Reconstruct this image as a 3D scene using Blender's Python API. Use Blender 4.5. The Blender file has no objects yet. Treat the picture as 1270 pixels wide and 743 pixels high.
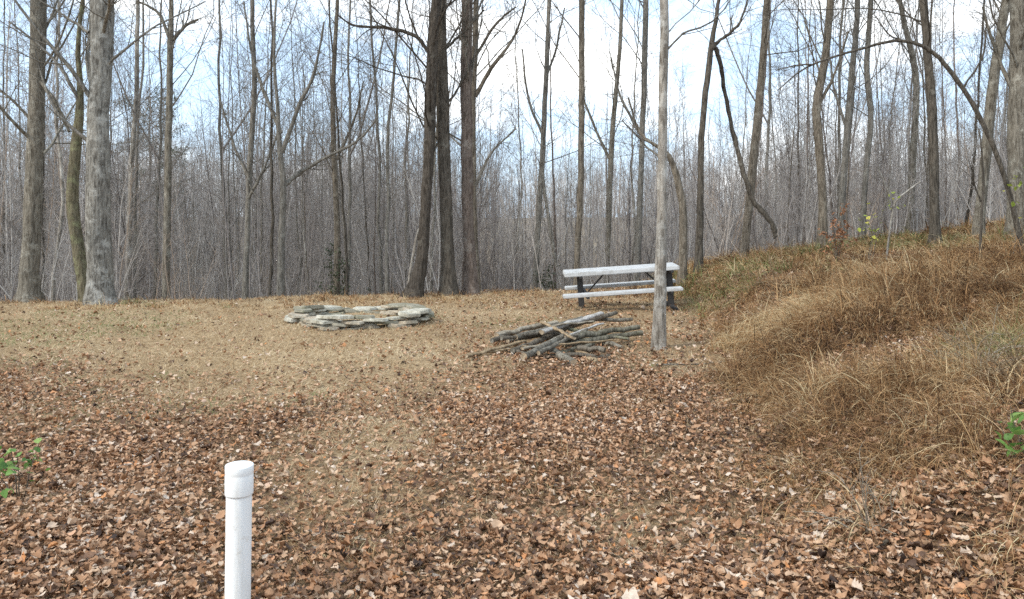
import bpy, bmesh, math, random
import numpy as np
from mathutils import Vector, Matrix

rng = np.random.default_rng(11)
random.seed(11)
scene = bpy.context.scene
COL = scene.collection
EYE = 1.6           # eye height in metres
F = 1000.0          # focal length in units of the photograph's pixels

# ------------------------------------------------------------------ terrain
def sm(a, b, x):
    t = np.clip((np.asarray(x, float) - a) / (b - a), 0, 1)
    return t * t * (3 - 2 * t)

_ph = np.random.default_rng(5).uniform(0, 6.28, 40)
def wob(x, y, s, k=0):
    """smooth pseudo noise -1..1"""
    a = 0
    for i, (fx, fy) in enumerate(((1, .35), (-.45, .95), (.8, -.75), (.2, 1.3), (1.5, .9))):
        a = a + np.sin((x * fx + y * fy) * s + _ph[(k * 5 + i) % 40])
    return a / 5 * 1.5

_toeY = [0, 3.4, 6, 8, 10, 12, 14, 16, 18, 30, 60]
_toeX = [.6, .95, 1.45, 1.8, 2.25, 2.75, 3.0, 2.7, 2.6, 3.5, 6]
def toe(y): return np.interp(y, _toeY, _toeX)

def ground(x, y):
    x = np.asarray(x, float); y = np.asarray(y, float)
    u = x - toe(y) + .18 * wob(x, y, 1.1, 3)
    hill = .36 * sm(0, 1.6, u) + .118 * np.clip(u - .5, 0, 9)
    hill = hill + .13 * sm(0, .4, y - 7.3 - .25 * wob(x, y, .9, 1)) * sm(.3, 1.3, u) * (1 - sm(9, 14, y) * .6)
    hill = hill * (1 - sm(45, 80, y) * .5)
    crest = 14.9 + .32 * np.clip(x + 9, 0, 8) + .2 * np.clip(x - 3, 0, 10)
    steep = .26 - .15 * sm(2, 8, x)
    t = np.clip(y - crest, 0, 200)
    drop = -np.minimum(steep * t * t / (t + 1.5), 3.6 + 0 * t)
    far = (5.2 + 1.2 * np.sin(x * .035 + 1) + .7 * np.sin(x * .11)) * sm(42, 118, y) * (.85 + .2 * sm(-10, -60, x) - .3 * np.exp(-((x - 22) / 14) ** 2) - .35 * np.exp(-((x - 2) / 9) ** 2))
    bump = .035 * wob(x, y, 1.7, 0) + .015 * wob(x, y, 5.1, 2) + .06 * wob(x, y, .45, 4) * sm(5, 10, y)
    rough = .035 * wob(x, y, 4.3, 5) * sm(0, 1, u) * (y < 40) + .05 * wob(x, y, 2.3, 6) * sm(0, 1, u) * (y < 40)
    return hill + drop + far + bump * (1 + .0 * x) + rough

def G(x, y): return float(ground(np.array([x]), np.array([y]))[0])
def W(px, py, d):                      # a point at distance d seen at photo position (px, py)
    return np.array([(px - 635) / F * d, d, EYE - (py - 270) / F * d])

def leafy(x, y):
    """1 = thick leaf litter, 0 = bare matted grass"""
    px = 635 + x / np.maximum(y, .5) * 1000
    n = .5 + .5 * wob(x, y, 1.3, 6)
    n2 = .5 + .5 * wob(x, y, 3.1, 7)
    a = 1 - .93 * sm(4.4, 10.0, y - 2.4 * (n - .5) - 1.0 * (n2 - .5) - .0016 * (px - 400))
    path = np.exp(-((px - (470 + (y - 6) * 28)) / 110) ** 2) * sm(3.6, 5.8, y)
    a = a * (1 - .72 * path)
    pile = np.exp(-(((x - .75) / 1.5) ** 2 + ((y - 9.0) / 1.6) ** 2))
    a = np.maximum(a, .95 * pile)
    patch = np.exp(-(((px - 800) / 75) ** 2 + ((y - 4.15) / .45) ** 2))
    a = a * (1 - .75 * patch) 
    patch2 = np.exp(-(((px - 940) / 60) ** 2 + ((y - 4.0) / .35) ** 2))
    a = a * (1 - .8 * patch2)
    a = np.maximum(a, .09 + .26 * sm(450, 750, px))
    u = x - toe(y)
    a = a * (1 - sm(-.2, 1.0, u)) + (.46 - .18 * sm(1, 4, u) + .3 * (1 - sm(4.2, 6.4, y))) * sm(-.2, 1.0, u)
    return np.clip(a * (.58 + .5 * n * n2 + .2 * n), 0, 1)

# ------------------------------------------------------------------ object helpers
def mesh_np(name, V, Q, attrs=None, smooth=True, T=None):
    me = bpy.data.meshes.new(name)
    V = np.asarray(V, np.float32); Q = np.asarray(Q, np.int32)
    nq = len(Q)
    me.vertices.add(len(V)); me.vertices.foreach_set('co', V.ravel())
    loops = Q.ravel(); starts = np.arange(nq) * 4
    if T is not None and len(T):
        T = np.asarray(T, np.int32)
        starts = np.concatenate([starts, nq * 4 + np.arange(len(T)) * 3])
        loops = np.concatenate([loops, T.ravel()])
    me.loops.add(len(loops)); me.loops.foreach_set('vertex_index', loops.astype(np.int32))
    me.polygons.add(len(starts)); me.polygons.foreach_set('loop_start', starts.astype(np.int32))
    me.update(calc_edges=True)
    if not smooth: me.shade_flat()
    for k, (dom, arr) in (attrs or {}).items():
        a = me.attributes.new(k, 'FLOAT', dom); a.data.foreach_set('value', np.asarray(arr, np.float32))
    return me

def link(name, me, mat, parent=None):
    o = bpy.data.objects.new(name, me); COL.objects.link(o)
    if mat is not None and len(me.materials) == 0: me.materials.append(mat)
    if parent is not None: o.parent = parent
    return o

def tag(o, label, cat, group=None):
    o['label'] = label; o['category'] = cat
    if group: o['group'] = group
    return o

def empty(name, loc, label, cat, group=None, rz=0.0):
    o = bpy.data.objects.new(name, None); COL.objects.link(o)
    o.location = loc; o.rotation_euler = (0, 0, rz); o.empty_display_size = .2
    return tag(o, label, cat, group)

def copy_tree(o):
    c = o.copy(); COL.objects.link(c)
    for ch in o.children:
        k = ch.copy(); COL.objects.link(k); k.parent = c
    return c

# ------------------------------------------------------------------ materials
def new_mat(name, rough=.9, spec=.15):
    m = bpy.data.materials.new(name); m.use_nodes = True
    nt = m.node_tree; b = nt.nodes['Principled BSDF']
    b.inputs['Roughness'].default_value = rough
    b.inputs['Specular IOR Level'].default_value = spec
    return m, nt, b

def noise(nt, vec, scale, detail=4, rough=.6, dist=0):
    n = nt.nodes.new('ShaderNodeTexNoise'); n.inputs['Scale'].default_value = scale
    n.inputs['Detail'].default_value = detail; n.inputs['Roughness'].default_value = rough
    n.inputs['Distortion'].default_value = dist
    if vec is not None: nt.links.new(vec, n.inputs['Vector'])
    return n.outputs['Fac']

def ramp(nt, fac, stops, interp='LINEAR'):
    r = nt.nodes.new('ShaderNodeValToRGB'); r.color_ramp.interpolation = interp
    e = r.color_ramp.elements
    while len(e) < len(stops): e.new(.5)
    for i, (p, c) in enumerate(stops):
        e[i].position = p; e[i].color = (*c, 1) if len(c) == 3 else c
    nt.links.new(fac, r.inputs['Fac']); return r.outputs['Color']

def mix(nt, fac, a, b, mode='MIX'):
    m = nt.nodes.new('ShaderNodeMix'); m.data_type = 'RGBA'; m.blend_type = mode
    for s, v in ((m.inputs[0], fac), (m.inputs[6], a), (m.inputs[7], b)):
        if isinstance(v, (int, float)): s.default_value = v
        elif isinstance(v, tuple): s.default_value = (*v, 1)
        else: nt.links.new(v, s)
    return m.outputs[2]

def bump(nt, b, h, strength, dist=.02):
    n = nt.nodes.new('ShaderNodeBump'); n.inputs['Strength'].default_value = strength
    n.inputs['Distance'].default_value = dist
    nt.links.new(h, n.inputs['Height']); nt.links.new(n.outputs['Normal'], b.inputs['Normal'])

def objco(nt, scale=(1, 1, 1), kind='Object'):
    t = nt.nodes.new('ShaderNodeTexCoord'); mp = nt.nodes.new('ShaderNodeMapping')
    mp.inputs['Scale'].default_value = scale
    nt.links.new(t.outputs[kind], mp.inputs['Vector']); return mp.outputs['Vector']

def mat_bark(name, dark, light, patch=None, amt=.5, scale=1.0):
    m, nt, b = new_mat(name, .95, .08)
    v = objco(nt, (9 * scale, 9 * scale, 1.6 * scale)); v2 = objco(nt)
    n1 = noise(nt, v, 3.0, 6, .65, .4)
    c = ramp(nt, n1, [(.36, dark), (.58, light)])
    if patch:
        n2 = noise(nt, v2, 5.0 * scale, 5, .7)
        f = ramp(nt, n2, [(.62 - .22 * amt, (0, 0, 0)), (.72 - .14 * amt, (1, 1, 1))])
        c = mix(nt, f, c, patch)
    n3 = noise(nt, v2, 1.1, 3)
    c = mix(nt, .55, c, ramp(nt, n3, [(.3, (.55, .55, .55)), (.7, (1.35, 1.3, 1.25))]), 'MULTIPLY')
    nt.links.new(c, b.inputs['Base Color'])
    bump(nt, b, n1, 1.0, .06)
    return m

BARK = dict(
    grey=mat_bark('bark_grey', (.10, .086, .066), (.26, .235, .19), (.35, .33, .275), .4),
    mottled=mat_bark('bark_mottled', (.085, .077, .065), (.29, .275, .24), (.42, .41, .37), .55),
    dark=mat_bark('bark_dark', (.05, .043, .034), (.145, .125, .10), (.19, .175, .145), .25),
    black=mat_bark('bark_blackish', (.04, .033, .026), (.115, .098, .08), (.16, .145, .12), .25),
    brown=mat_bark('bark_brown', (.09, .075, .056), (.235, .20, .155), (.30, .27, .215), .35),
    pale=mat_bark('bark_pale', (.15, .13, .105), (.38, .345, .295), (.50, .48, .43), .6, .8),
    mossy=mat_bark('bark_mossy', (.085, .075, .045), (.21, .185, .125), (.26, .26, .15), .5),
    wood=mat_bark('bark_wood', (.115, .104, .086), (.27, .25, .215), (.34, .325, .28), .3),
    twig=mat_bark('bark_twig', (.19, .168, .15), (.38, .345, .315), (.42, .39, .36), .3),
    rust=mat_bark('bark_rust', (.085, .065, .052), (.22, .175, .145), (.28, .245, .21), .4),
)

def mat_attr(name, stops, rough=.8, spec=.15, trans=0.0, fine=None):
    m, nt, b = new_mat(name, rough, spec)
    a = nt.nodes.new('ShaderNodeAttribute'); a.attribute_name = 'tone'
    c = ramp(nt, a.outputs['Fac'], stops)
    if fine:
        n = noise(nt, objco(nt), fine, 4, .7)
        c = mix(nt, .6, c, ramp(nt, n, [(.3, (.5, .5, .5)), (.7, (1.4, 1.4, 1.4))]), 'MULTIPLY')
    nt.links.new(c, b.inputs['Base Color'])
    if trans:
        out = nt.nodes['Material Output']
        t = nt.nodes.new('ShaderNodeBsdfTranslucent'); nt.links.new(c, t.inputs['Color'])
        ms = nt.nodes.new('ShaderNodeMixShader'); ms.inputs[0].default_value = trans
        nt.links.new(b.outputs[0], ms.inputs[1]); nt.links.new(t.outputs[0], ms.inputs[2])
        nt.links.new(ms.outputs[0], out.inputs['Surface'])
    return m

M_LEAF = mat_attr('dead_leaves', [(0, (.045, .028, .021)), (.14, (.145, .078, .044)), (.34, (.33, .172, .085)),
                                  (.55, (.45, .262, .145)), (.72, (.54, .375, .245)), (.87, (.62, .51, .41)), (.95, (.52, .22, .07)), (1, (.68, .58, .50))],
                  .62, .3, .12, 45)
M_GRASS = mat_attr('dry_grass', [(0, (.10, .066, .038)), (.3, (.30, .20, .108)), (.6, (.51, .375, .215)), (.85, (.68, .56, .375)), (.93, (.19, .21, .085)), (1, (.13, .17, .06))],
                   .8, .1, .2)
M_TALL = mat_attr('tall_dry_grass', [(0, (.045, .028, .018)), (.2, (.13, .073, .04)), (.45, (.36, .20, .09)), (.65, (.52, .34, .17)), (.85, (.64, .51, .31)), (.92, (.21, .225, .085)), (1, (.15, .19, .07))],
                  .8, .1, .2)
M_STEMS = mat_attr('bark_of_far_stems', [(0, (.09, .076, .07)), (.3, (.22, .192, .178)), (.6, (.38, .345, .315)), (.85, (.52, .485, .44)), (1, (.44, .34, .26))], .95, .08, 0, 7)
M_GREEN = mat_attr('green_leaves', [(0, (.08, .17, .035)), (.6, (.17, .31, .07)), (1, (.28, .40, .11))], .5, .3, .35)
M_YELLOW = mat_attr('yellow_leaves', [(0, (.22, .28, .05)), (.6, (.40, .44, .07)), (1, (.55, .50, .10))], .5, .3, .35)
M_RUST = mat_attr('rust_leaves', [(0, (.20, .09, .045)), (.6, (.36, .17, .085)), (1, (.44, .25, .14))], .7, .2, .25)
M_NEEDLE = mat_attr('evergreen_leaves', [(0, (.04, .05, .03)), (.6, (.075, .09, .05)), (1, (.11, .125, .07))], .7, .2, .2)

def mat_ground():
    m, nt, b = new_mat('leaf_strewn_soil', 1, .05)
    v = objco(nt)
    a = nt.nodes.new('ShaderNodeAttribute'); a.attribute_name = 'leafy'
    w = nt.nodes.new('ShaderNodeAttribute'); w.attribute_name = 'woods'
    n1 = noise(nt, v, 22, 8, .72, .3); n2 = noise(nt, v, 70, 4, .7); n3 = noise(nt, v, 1.2, 4)
    g = ramp(nt, n1, [(.3, (.17, .112, .065)), (.5, (.36, .26, .15)), (.68, (.51, .395, .25))])
    l = ramp(nt, n1, [(.3, (.05, .031, .021)), (.5, (.15, .088, .052)), (.68, (.31, .19, .115))])
    c = mix(nt, a.outputs['Fac'], g, l)
    c = mix(nt, .6, c, ramp(nt, n2, [(.3, (.5, .48, .46)), (.7, (1.35, 1.35, 1.35))]), 'MULTIPLY')
    c = mix(nt, .4, c, ramp(nt, n3, [(.3, (.75, .72, .7)), (.7, (1.2, 1.2, 1.2))]), 'MULTIPLY')
    wood = ramp(nt, n1, [(.3, (.18, .145, .10)), (.7, (.36, .30, .225))])
    c = mix(nt, w.outputs['Fac'], c, wood)
    nt.links.new(c, b.inputs['Base Color'])
    bump(nt, b, n1, .7, .03)
    return m

def mat_stone(name, c0, c1, c2):
    m, nt, b = new_mat(name, .9, .2)
    v = objco(nt); n1 = noise(nt, v, 9, 6, .7); n2 = noise(nt, v, 40, 4, .7)
    c = ramp(nt, n1, [(.3, c0), (.5, c1), (.66, c2)])
    c = mix(nt, .5, c, ramp(nt, n2, [(.3, (.7, .7, .7)), (.7, (1.2, 1.2, 1.2))]), 'MULTIPLY')
    n3 = noise(nt, objco(nt), 4, 4, .7)
    c = mix(nt, ramp(nt, n3, [(.52, (0, 0, 0)), (.66, (.75, .75, .75))]), c, (.16, .142, .10))
    nt.links.new(c, b.inputs['Base Color']); bump(nt, b, n2, .8, .02); return m

STONE = dict(pale=mat_stone('stone_pale', (.24, .21, .15), (.50, .465, .37), (.66, .63, .54)),
             tan=mat_stone('stone_tan', (.26, .20, .135), (.43, .36, .265), (.55, .49, .39)),
             mossy=mat_stone('stone_mossy', (.10, .105, .05), (.27, .245, .18), (.40, .37, .29)))

def mat_plain(name, base, rough, spec, dirt=None, dscale=6, amt=.4):
    m, nt, b = new_mat(name, rough, spec)
    if dirt:
        n = noise(nt, objco(nt), dscale, 6, .7)
        c = mix(nt, ramp(nt, n, [(.5, (0, 0, 0)), (.75, (amt, amt, amt))]), base, dirt)
        nt.links.new(c, b.inputs['Base Color']); bump(nt, b, n, .1, .004)
    else: b.inputs['Base Color'].default_value = (*base, 1)
    return m

def mat_pvc():
    m, nt, b = new_mat('white_pvc', .5, .35)
    n1 = noise(nt, objco(nt, (14, 14, 1.5)), 2, 5, .7); n2 = noise(nt, objco(nt), 16, 6, .75)
    c = mix(nt, ramp(nt, n1, [(.5, (0, 0, 0)), (.78, (.5, .5, .5))]), (.82, .82, .79), (.52, .47, .38))
    c = mix(nt, ramp(nt, n2, [(.58, (0, 0, 0)), (.70, (.55, .55, .55))]), c, (.40, .33, .24))
    nt.links.new(c, b.inputs['Base Color']); bump(nt, b, n2, .15, .004); return m
M_PVC = mat_pvc()
def mat_planks():
    m, nt, b = new_mat('white_plank', .6, .3)
    n1 = noise(nt, objco(nt, (1.2, 22, 22)), 3, 6, .7); n2 = noise(nt, objco(nt), 5, 6, .7)
    c = mix(nt, ramp(nt, n2, [(.48, (0, 0, 0)), (.72, (.75, .75, .75))]), (.52, .515, .50), (.30, .28, .245))
    c = mix(nt, .5, c, ramp(nt, n1, [(.35, (.62, .62, .60)), (.6, (1.15, 1.15, 1.15))]), 'MULTIPLY')
    nt.links.new(c, b.inputs['Base Color']); bump(nt, b, n1, .4, .006); return m
M_TABLE = mat_planks()
M_STEEL = mat_plain('dark_frame', (.05, .047, .045), .7, .2, (.07, .055, .045), 14, .6)
M_CUT = mat_bark('cut_wood', (.26, .19, .12), (.46, .37, .26), None, 0, .7)

# ------------------------------------------------------------------ tube / tree geometry
def tubes(polys, sides, lump=0.0, cap=False):
    """polys: list of (pts Nx3, radii N). Returns V, Q arrays of all tubes."""
    groups = {}
    for p, r in polys: groups.setdefault(len(p), []).append((p, r))
    Vs, Qs, off = [], [], 0
    ang = np.arange(sides) * 2 * np.pi / sides
    ca, sa = np.cos(ang), np.sin(ang)
    for n, lst in groups.items():
        P = np.array([a for a, _ in lst], float); R = np.array([b for _, b in lst], float)   # K,n,3  K,n
        Tn = np.gradient(P, axis=1); Tn /= np.linalg.norm(Tn, axis=2, keepdims=True) + 1e-9
        ax = np.argmin(np.abs(Tn).max(axis=1), axis=1)
        ref = np.eye(3)[ax][:, None, :]
        U = np.cross(Tn, ref); U /= np.linalg.norm(U, axis=2, keepdims=True) + 1e-9
        Wv = np.cross(Tn, U)
        rr = R[:, :, None]
        if lump:
            k = P.shape[0]
            ph = rng.uniform(0, 6.28, (k, 1, 1)); zz = np.arange(n)[None, :, None]
            rr = rr * (1 + lump * np.sin(ang[None, None, :] * 2 + ph + zz * .35) + lump * .8 * np.sin(ang[None, None, :] * 5 + ph * 3 - zz * .2)
                       + lump * .7 * rng.normal(0, 1, (k, n, 1)) * .6 + lump * .5 * rng.normal(0, 1, (k, n, sides)))
        V = P[:, :, None, :] + (rr * ca)[..., None] * U[:, :, None, :] + (rr * sa)[..., None] * Wv[:, :, None, :]
        K = len(lst)
        V = V.reshape(-1, 3)
        i = (np.arange(K)[:, None, None] * n + np.arange(n - 1)[None, :, None]) * sides
        j = np.arange(sides)[None, None, :]; j2 = (j + 1) % sides
        q = np.stack([i + j, i + j2, i + sides + j2, i + sides + j], -1).reshape(-1, 4) + off
        Vs.append(V); Qs.append(q); off += len(V)
    return np.concatenate(Vs), np.concatenate(Qs)

def join(parts):
    V, Q, o = [], [], 0
    for v, q in parts:
        V.append(v); Q.append(q + o); o += len(v)
    return np.concatenate(V), np.concatenate(Q)
def tones(R, parts):                     # one bark tone for each stem's whole tree
    return np.repeat(np.clip(R.normal(.52, .24, len(parts)), 0, 1).astype(np.float32), [len(q) for _, q in parts])

def shoot(R, p0, d, L, r, n=5, wig=.12, up=.1, tip=.3):
    """one wandering branch"""
    d = np.array(d, float); d /= np.linalg.norm(d)
    pts = [np.array(p0, float)]
    for i in range(n - 1):
        d = d + R.normal(0, wig, 3) + np.array([0, 0, up]); d /= np.linalg.norm(d)
        pts.append(pts[-1] + d * L / (n - 1))
    return np.array(pts), r * (1 - (1 - tip) * np.linspace(0, 1, n))

def children(R, pts, rad, n, t0, t1, Lr, ang, up, npt=5, wig=.14, rf=.6, rmin=.0025, tip=.3):
    out = []
    N = len(pts)
    for i in range(n):
        t = t0 + (t1 - t0) * (i + R.random()) / n
        f = t * (N - 1); k = min(int(f), N - 2); w = f - k
        p = pts[k] * (1 - w) + pts[k + 1] * w
        r = rad[k] * (1 - w) + rad[k + 1] * w
        tg = pts[k + 1] - pts[k]; tg = tg / (np.linalg.norm(tg) + 1e-9)
        side = R.normal(0, 1, 3); side -= tg * side.dot(tg); side /= np.linalg.norm(side) + 1e-9
        a = math.radians(R.uniform(*ang))
        d = tg * math.cos(a) + side * math.sin(a)
        L = R.uniform(*Lr) * (1.15 - .6 * (t - t0) / max(1e-6, 1 - t0))
        out.append(shoot(R, p, d, L, max(r * rf * R.uniform(.6, 1), rmin), npt, wig, up, tip))
    return out

def branches(R, trunk, rad, H, nl, t0, spread=1.0, dens=1.0, fine=True):
    """limbs, branches and twigs of a bare winter tree, as (V, Q)"""
    limbs = children(R, trunk, rad, nl, t0, .99, (.16 * H * spread, .30 * H * spread), (28, 66), .07, 8, .13, .25, .008)
    br, tw = [], []
    for p, r in limbs:
        br += children(R, p, r, max(2, int(6 * dens)), .2, 1, (.05 * H, .12 * H), (25, 60), .07, 5, .16, .55, .005)
    for p, r in br:
        tw += children(R, p, r, max(2, int(4 * dens)), .15, 1, (.025 * H, .065 * H), (25, 60), .05, 4, .16, .55, .003)
    parts = [tubes(limbs, 5), tubes(br, 4), tubes(tw, 3)]
    if fine:
        t2 = []
        for p, r in tw:
            t2 += children(R, p, r, 2, .2, 1, (.01 * H, .03 * H), (25, 60), .03, 3, .16, .6, .0022)
        parts.append(tubes(t2, 3))
    return join(parts)

def spline(pts, n):
    """Catmull-Rom resample through control points"""
    P = np.array(pts, float); k = len(P)
    E = np.vstack([2 * P[0] - P[1], P, 2 * P[-1] - P[-2]])
    out = []
    for s in np.linspace(0, k - 1, n):
        i = min(int(s), k - 2); t = s - i
        a, b, c, d = E[i], E[i + 1], E[i + 2], E[i + 3]
        out.append(.5 * (2 * b + (c - a) * t + (2 * a - 5 * b + 4 * c - d) * t * t + (3 * b - a - 3 * c + d) * t ** 3))
    return np.array(out)

# ------------------------------------------------------------------ ground sheet
def grid_axis(parts):
    a = []
    for lo, hi, n in parts: a.append(np.linspace(lo, hi, n, endpoint=False))
    return np.concatenate(a + [[parts[-1][1]]])
ys = grid_axis([(-30, 1.5, 20), (1.5, 9, 190), (9, 20, 140), (20, 60, 80), (60, 160, 40), (160, 1500, 14)])
xs = grid_axis([(-1500, -120, 10), (-120, -20, 34), (-20, -8, 40), (-8, 8, 260), (8, 20, 50), (20, 120, 34), (120, 1500, 10)])
X, Y = np.meshgrid(xs, ys)
Z = ground(X, Y)
V = np.stack([X, Y, Z], -1).reshape(-1, 3)
ny, nx = X.shape
i = (np.arange(ny - 1)[:, None] * nx + np.arange(nx - 1)[None, :]).ravel()
Q = np.stack([i, i + 1, i + nx + 1, i + nx], -1)
woods = sm(15, 19, Y - .32 * np.clip(X + 9, 0, 8) + 0)
me = mesh_np('ground', V, Q, {'leafy': ('POINT', np.maximum(leafy(X, Y), .9 * sm(-.1, .8, X - toe(Y)) * (Y < 40)).ravel()), 'woods': ('POINT', woods.ravel())})
o = link('ground', me, mat_ground()); o['kind'] = 'structure'

# ------------------------------------------------------------------ leaf litter
ST_HI = np.array([0, .12, .24, .36, .48, .60, .72, .84, .93, 1.0])
WD_HI = np.array([.02, .13, .25, .20, .33, .25, .36, .24, .20, .03])
ST_LO = np.array([0, .3, .65, 1.0]); WD_LO = np.array([.05, .34, .40, .04])
def leaf_geo(P, yaw, pitch, roll, size, tone, hi=True, curl=None, fold=None, lob=None):
    n = len(P)
    st, wd = (ST_HI, WD_HI) if hi else (ST_LO, WD_LO)
    k = len(st)
    if curl is None: curl = rng.normal(.3, .9, n)
    if fold is None: fold = rng.normal(.2, .7, n)
    y = np.broadcast_to(st[None], (n, k)) - .5
    wj = wd[None] * rng.uniform(.75, 1.25, (n, k)) * (lob[:, None] if lob is not None else rng.uniform(.5, 1.3, (n, 1)))
    z0 = curl[:, None] * (y ** 2) * 1.0 + rng.normal(0, .015, (n, k))
    L = np.stack([-wj, y - .04 * (wj > .3), z0 + np.abs(wj) * fold[:, None] + rng.normal(0, .03, (n, k))], -1)
    Mi = np.stack([np.zeros((n, k)), y, z0], -1)
    wj2 = wj * rng.uniform(.8, 1.2, (n, k))
    R_ = np.stack([wj2, y - .04 * (wj > .3), z0 + np.abs(wj2) * fold[:, None] + rng.normal(0, .03, (n, k))], -1)
    A = np.stack([L, Mi, R_], 2) * size[:, None, None, None]        # n,k,3,3
    cy, sy, cp, sp, cr, sr = np.cos(yaw), np.sin(yaw), np.cos(pitch), np.sin(pitch), np.cos(roll), np.sin(roll)
    o1 = np.zeros(n); e1 = np.ones(n)
    Rx = np.stack([e1, o1, o1, o1, cp, -sp, o1, sp, cp], -1).reshape(n, 3, 3)
    Ry = np.stack([cr, o1, sr, o1, e1, o1, -sr, o1, cr], -1).reshape(n, 3, 3)
    Rz = np.stack([cy, -sy, o1, sy, cy, o1, o1, o1, e1], -1).reshape(n, 3, 3)
    M = Rz @ Rx @ Ry
    A = np.einsum('nij,nkcj->nkci', M, A) + P[:, None, None, :]
    V = A.reshape(-1, 3)
    b = (np.arange(n)[:, None] * k + np.arange(k - 1)[None]) * 3
    q = np.stack([np.stack([b, b + 1, b + 4, b + 3], -1), np.stack([b + 1, b + 2, b + 5, b + 4], -1)], 2).reshape(-1, 4)
    t = np.repeat(tone, (k - 1) * 2)
    return V, q, t

def scatter(y0, y1, dens, wide=.78, pad=1.0):
    area = (wide * (y1 ** 2 - y0 ** 2)) + 2 * pad * (y1 - y0)
    n = int(area * dens)
    y = np.sqrt(rng.uniform(y0 ** 2, y1 ** 2, n)); x = rng.uniform(-1, 1, n) * (wide * y + pad)
    return x, y

def litter(y0, y1, dens, hi, smin, smax):
    x, y = scatter(y0, y1, dens)
    k = rng.random(len(x)) < np.clip(leafy(x, y) * 1.12 + .03, 0, 1)
    x, y = x[k], y[k]; n = len(x)
    z = ground(x, y) + rng.uniform(.004, .05, n) * (.5 + leafy(x, y))
    size = smin + (smax - smin) * rng.beta(1.6, 2.2, n) * np.where(rng.random(n) < .06, rng.uniform(1.4, 1.9, n), 1)
    tilt = np.where(rng.random(n) < .18, 1.0, .24)
    pile = .5 + .5 * wob(x, y, 2.2, 1)
    tone = np.clip(rng.beta(1.7, 1.9, n) * .88 + .12 * (pile - .5) + .04, 0, .9)
    tone = np.where(rng.random(n) < .03, rng.uniform(.92, .97, n), tone)
    tone = np.where(rng.random(n) < .07, rng.uniform(0, .12, n), tone)
    return leaf_geo(np.stack([x, y, z], -1), rng.uniform(0, 6.28, n), rng.normal(0, .45, n) * tilt * 1.6, rng.normal(0, .45, n) * tilt * 1.6, size, tone, hi)

def merge3(lst):
    V, Q, T, o = [], [], [], 0
    for v, q, t in lst:
        V.append(v); Q.append(q + o); T.append(t); o += len(v)
    return np.concatenate(V), np.concatenate(Q), np.concatenate(T)

V, Q, T = merge3([litter(1.8, 4.2, 3300, True, .012, .062), litter(4.2, 8.5, 2100, True, .014, .06),
                  litter(8.5, 12.5, 600, False, .025, .062), litter(12.5, 21, 190, False, .03, .07)])
o = link('leaf_litter', mesh_np('leaf_litter', V, Q, {'tone': ('FACE', T)}), M_LEAF)
o['kind'] = 'stuff'; tag(o, 'brown and tan fallen oak leaves covering the ground of the clearing', 'leaf litter')

# ------------------------------------------------------------------ grass
def blades(x, y, L, lean, wid, tone, yaw=None, bend=.6, segs=3, z=None):
    n = len(x)
    if yaw is None: yaw = rng.uniform(0, 6.28, n)
    if z is None: z = ground(x, y) - .01
    h = np.stack([np.cos(yaw), np.sin(yaw), np.zeros(n)], -1)
    s = np.stack([-np.sin(yaw), np.cos(yaw), np.zeros(n)], -1)
    tw = rng.normal(0, .8, n)[:, None]
    s = s * np.cos(tw) + np.array([0, 0, 1.0])[None] * np.sin(tw) * .5
    p = np.stack([x, y, z], -1); a = np.array(lean, float)
    rows = []
    for k in range(segs + 1):
        t = k / segs
        w = wid * (1 - t) ** .7 + .0004
        rows.append(np.stack([p - s * w[:, None] / 2, p + s * w[:, None] / 2], 1))
        d = h * np.sin(a)[:, None] + np.array([0, 0, 1.0])[None] * np.cos(a)[:, None]
        p = p + d * (L / segs)[:, None]
        a = a + bend / segs * rng.uniform(.4, 1.6, n)
    V = np.stack(rows, 1).reshape(-1, 3)
    b = (np.arange(n)[:, None] * (segs + 1) + np.arange(segs)[None]) * 2
    q = np.stack([b, b + 1, b + 3, b + 2], -1).reshape(-1, 4)
    return V, q, np.repeat(tone, segs)

# short matted grass of the clearing
def matted(y0, y1, dens, wmul):
    x, y = scatter(y0, y1, dens)
    u = x - toe(y)
    k = (rng.random(len(x)) < np.clip(1.1 - leafy(x, y) * .9, .3, 1)) & (u < 1.5)
    x, y = x[k], y[k]; n = len(x)
    green = (wob(x, y, .9, 2) + .5 * wob(x, y, 3.3, 5) + 1.4 * sm(-3.6, -5.8, x) * sm(7, 8.5, y) * (1 - sm(11.5, 13, y)) > .72) & (rng.random(n) < .5)
    tone = np.clip(rng.normal(.57, .16, n) + .18 * wob(x, y, 1.9, 3) + .1 * wob(x, y, 4.7, 6), 0, .86)
    tone = np.where(green, rng.uniform(.92, 1, n), tone)
    return blades(x, y, rng.uniform(.04, .12, n), rng.uniform(.7, 1.55, n), rng.uniform(.003, .006, n) * wmul, tone, bend=.5, segs=2)
V, Q, T = merge3([matted(2, 7, 2100, 1), matted(7, 12, 1500, 1.5), matted(12, 19, 700, 2.1)])
o = link('short_grass', mesh_np('short_grass', V, Q, {'tone': ('FACE', T)}), M_GRASS)
o['kind'] = 'stuff'; tag(o, 'short matted tan grass on the flat part of the clearing', 'grass')

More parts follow.
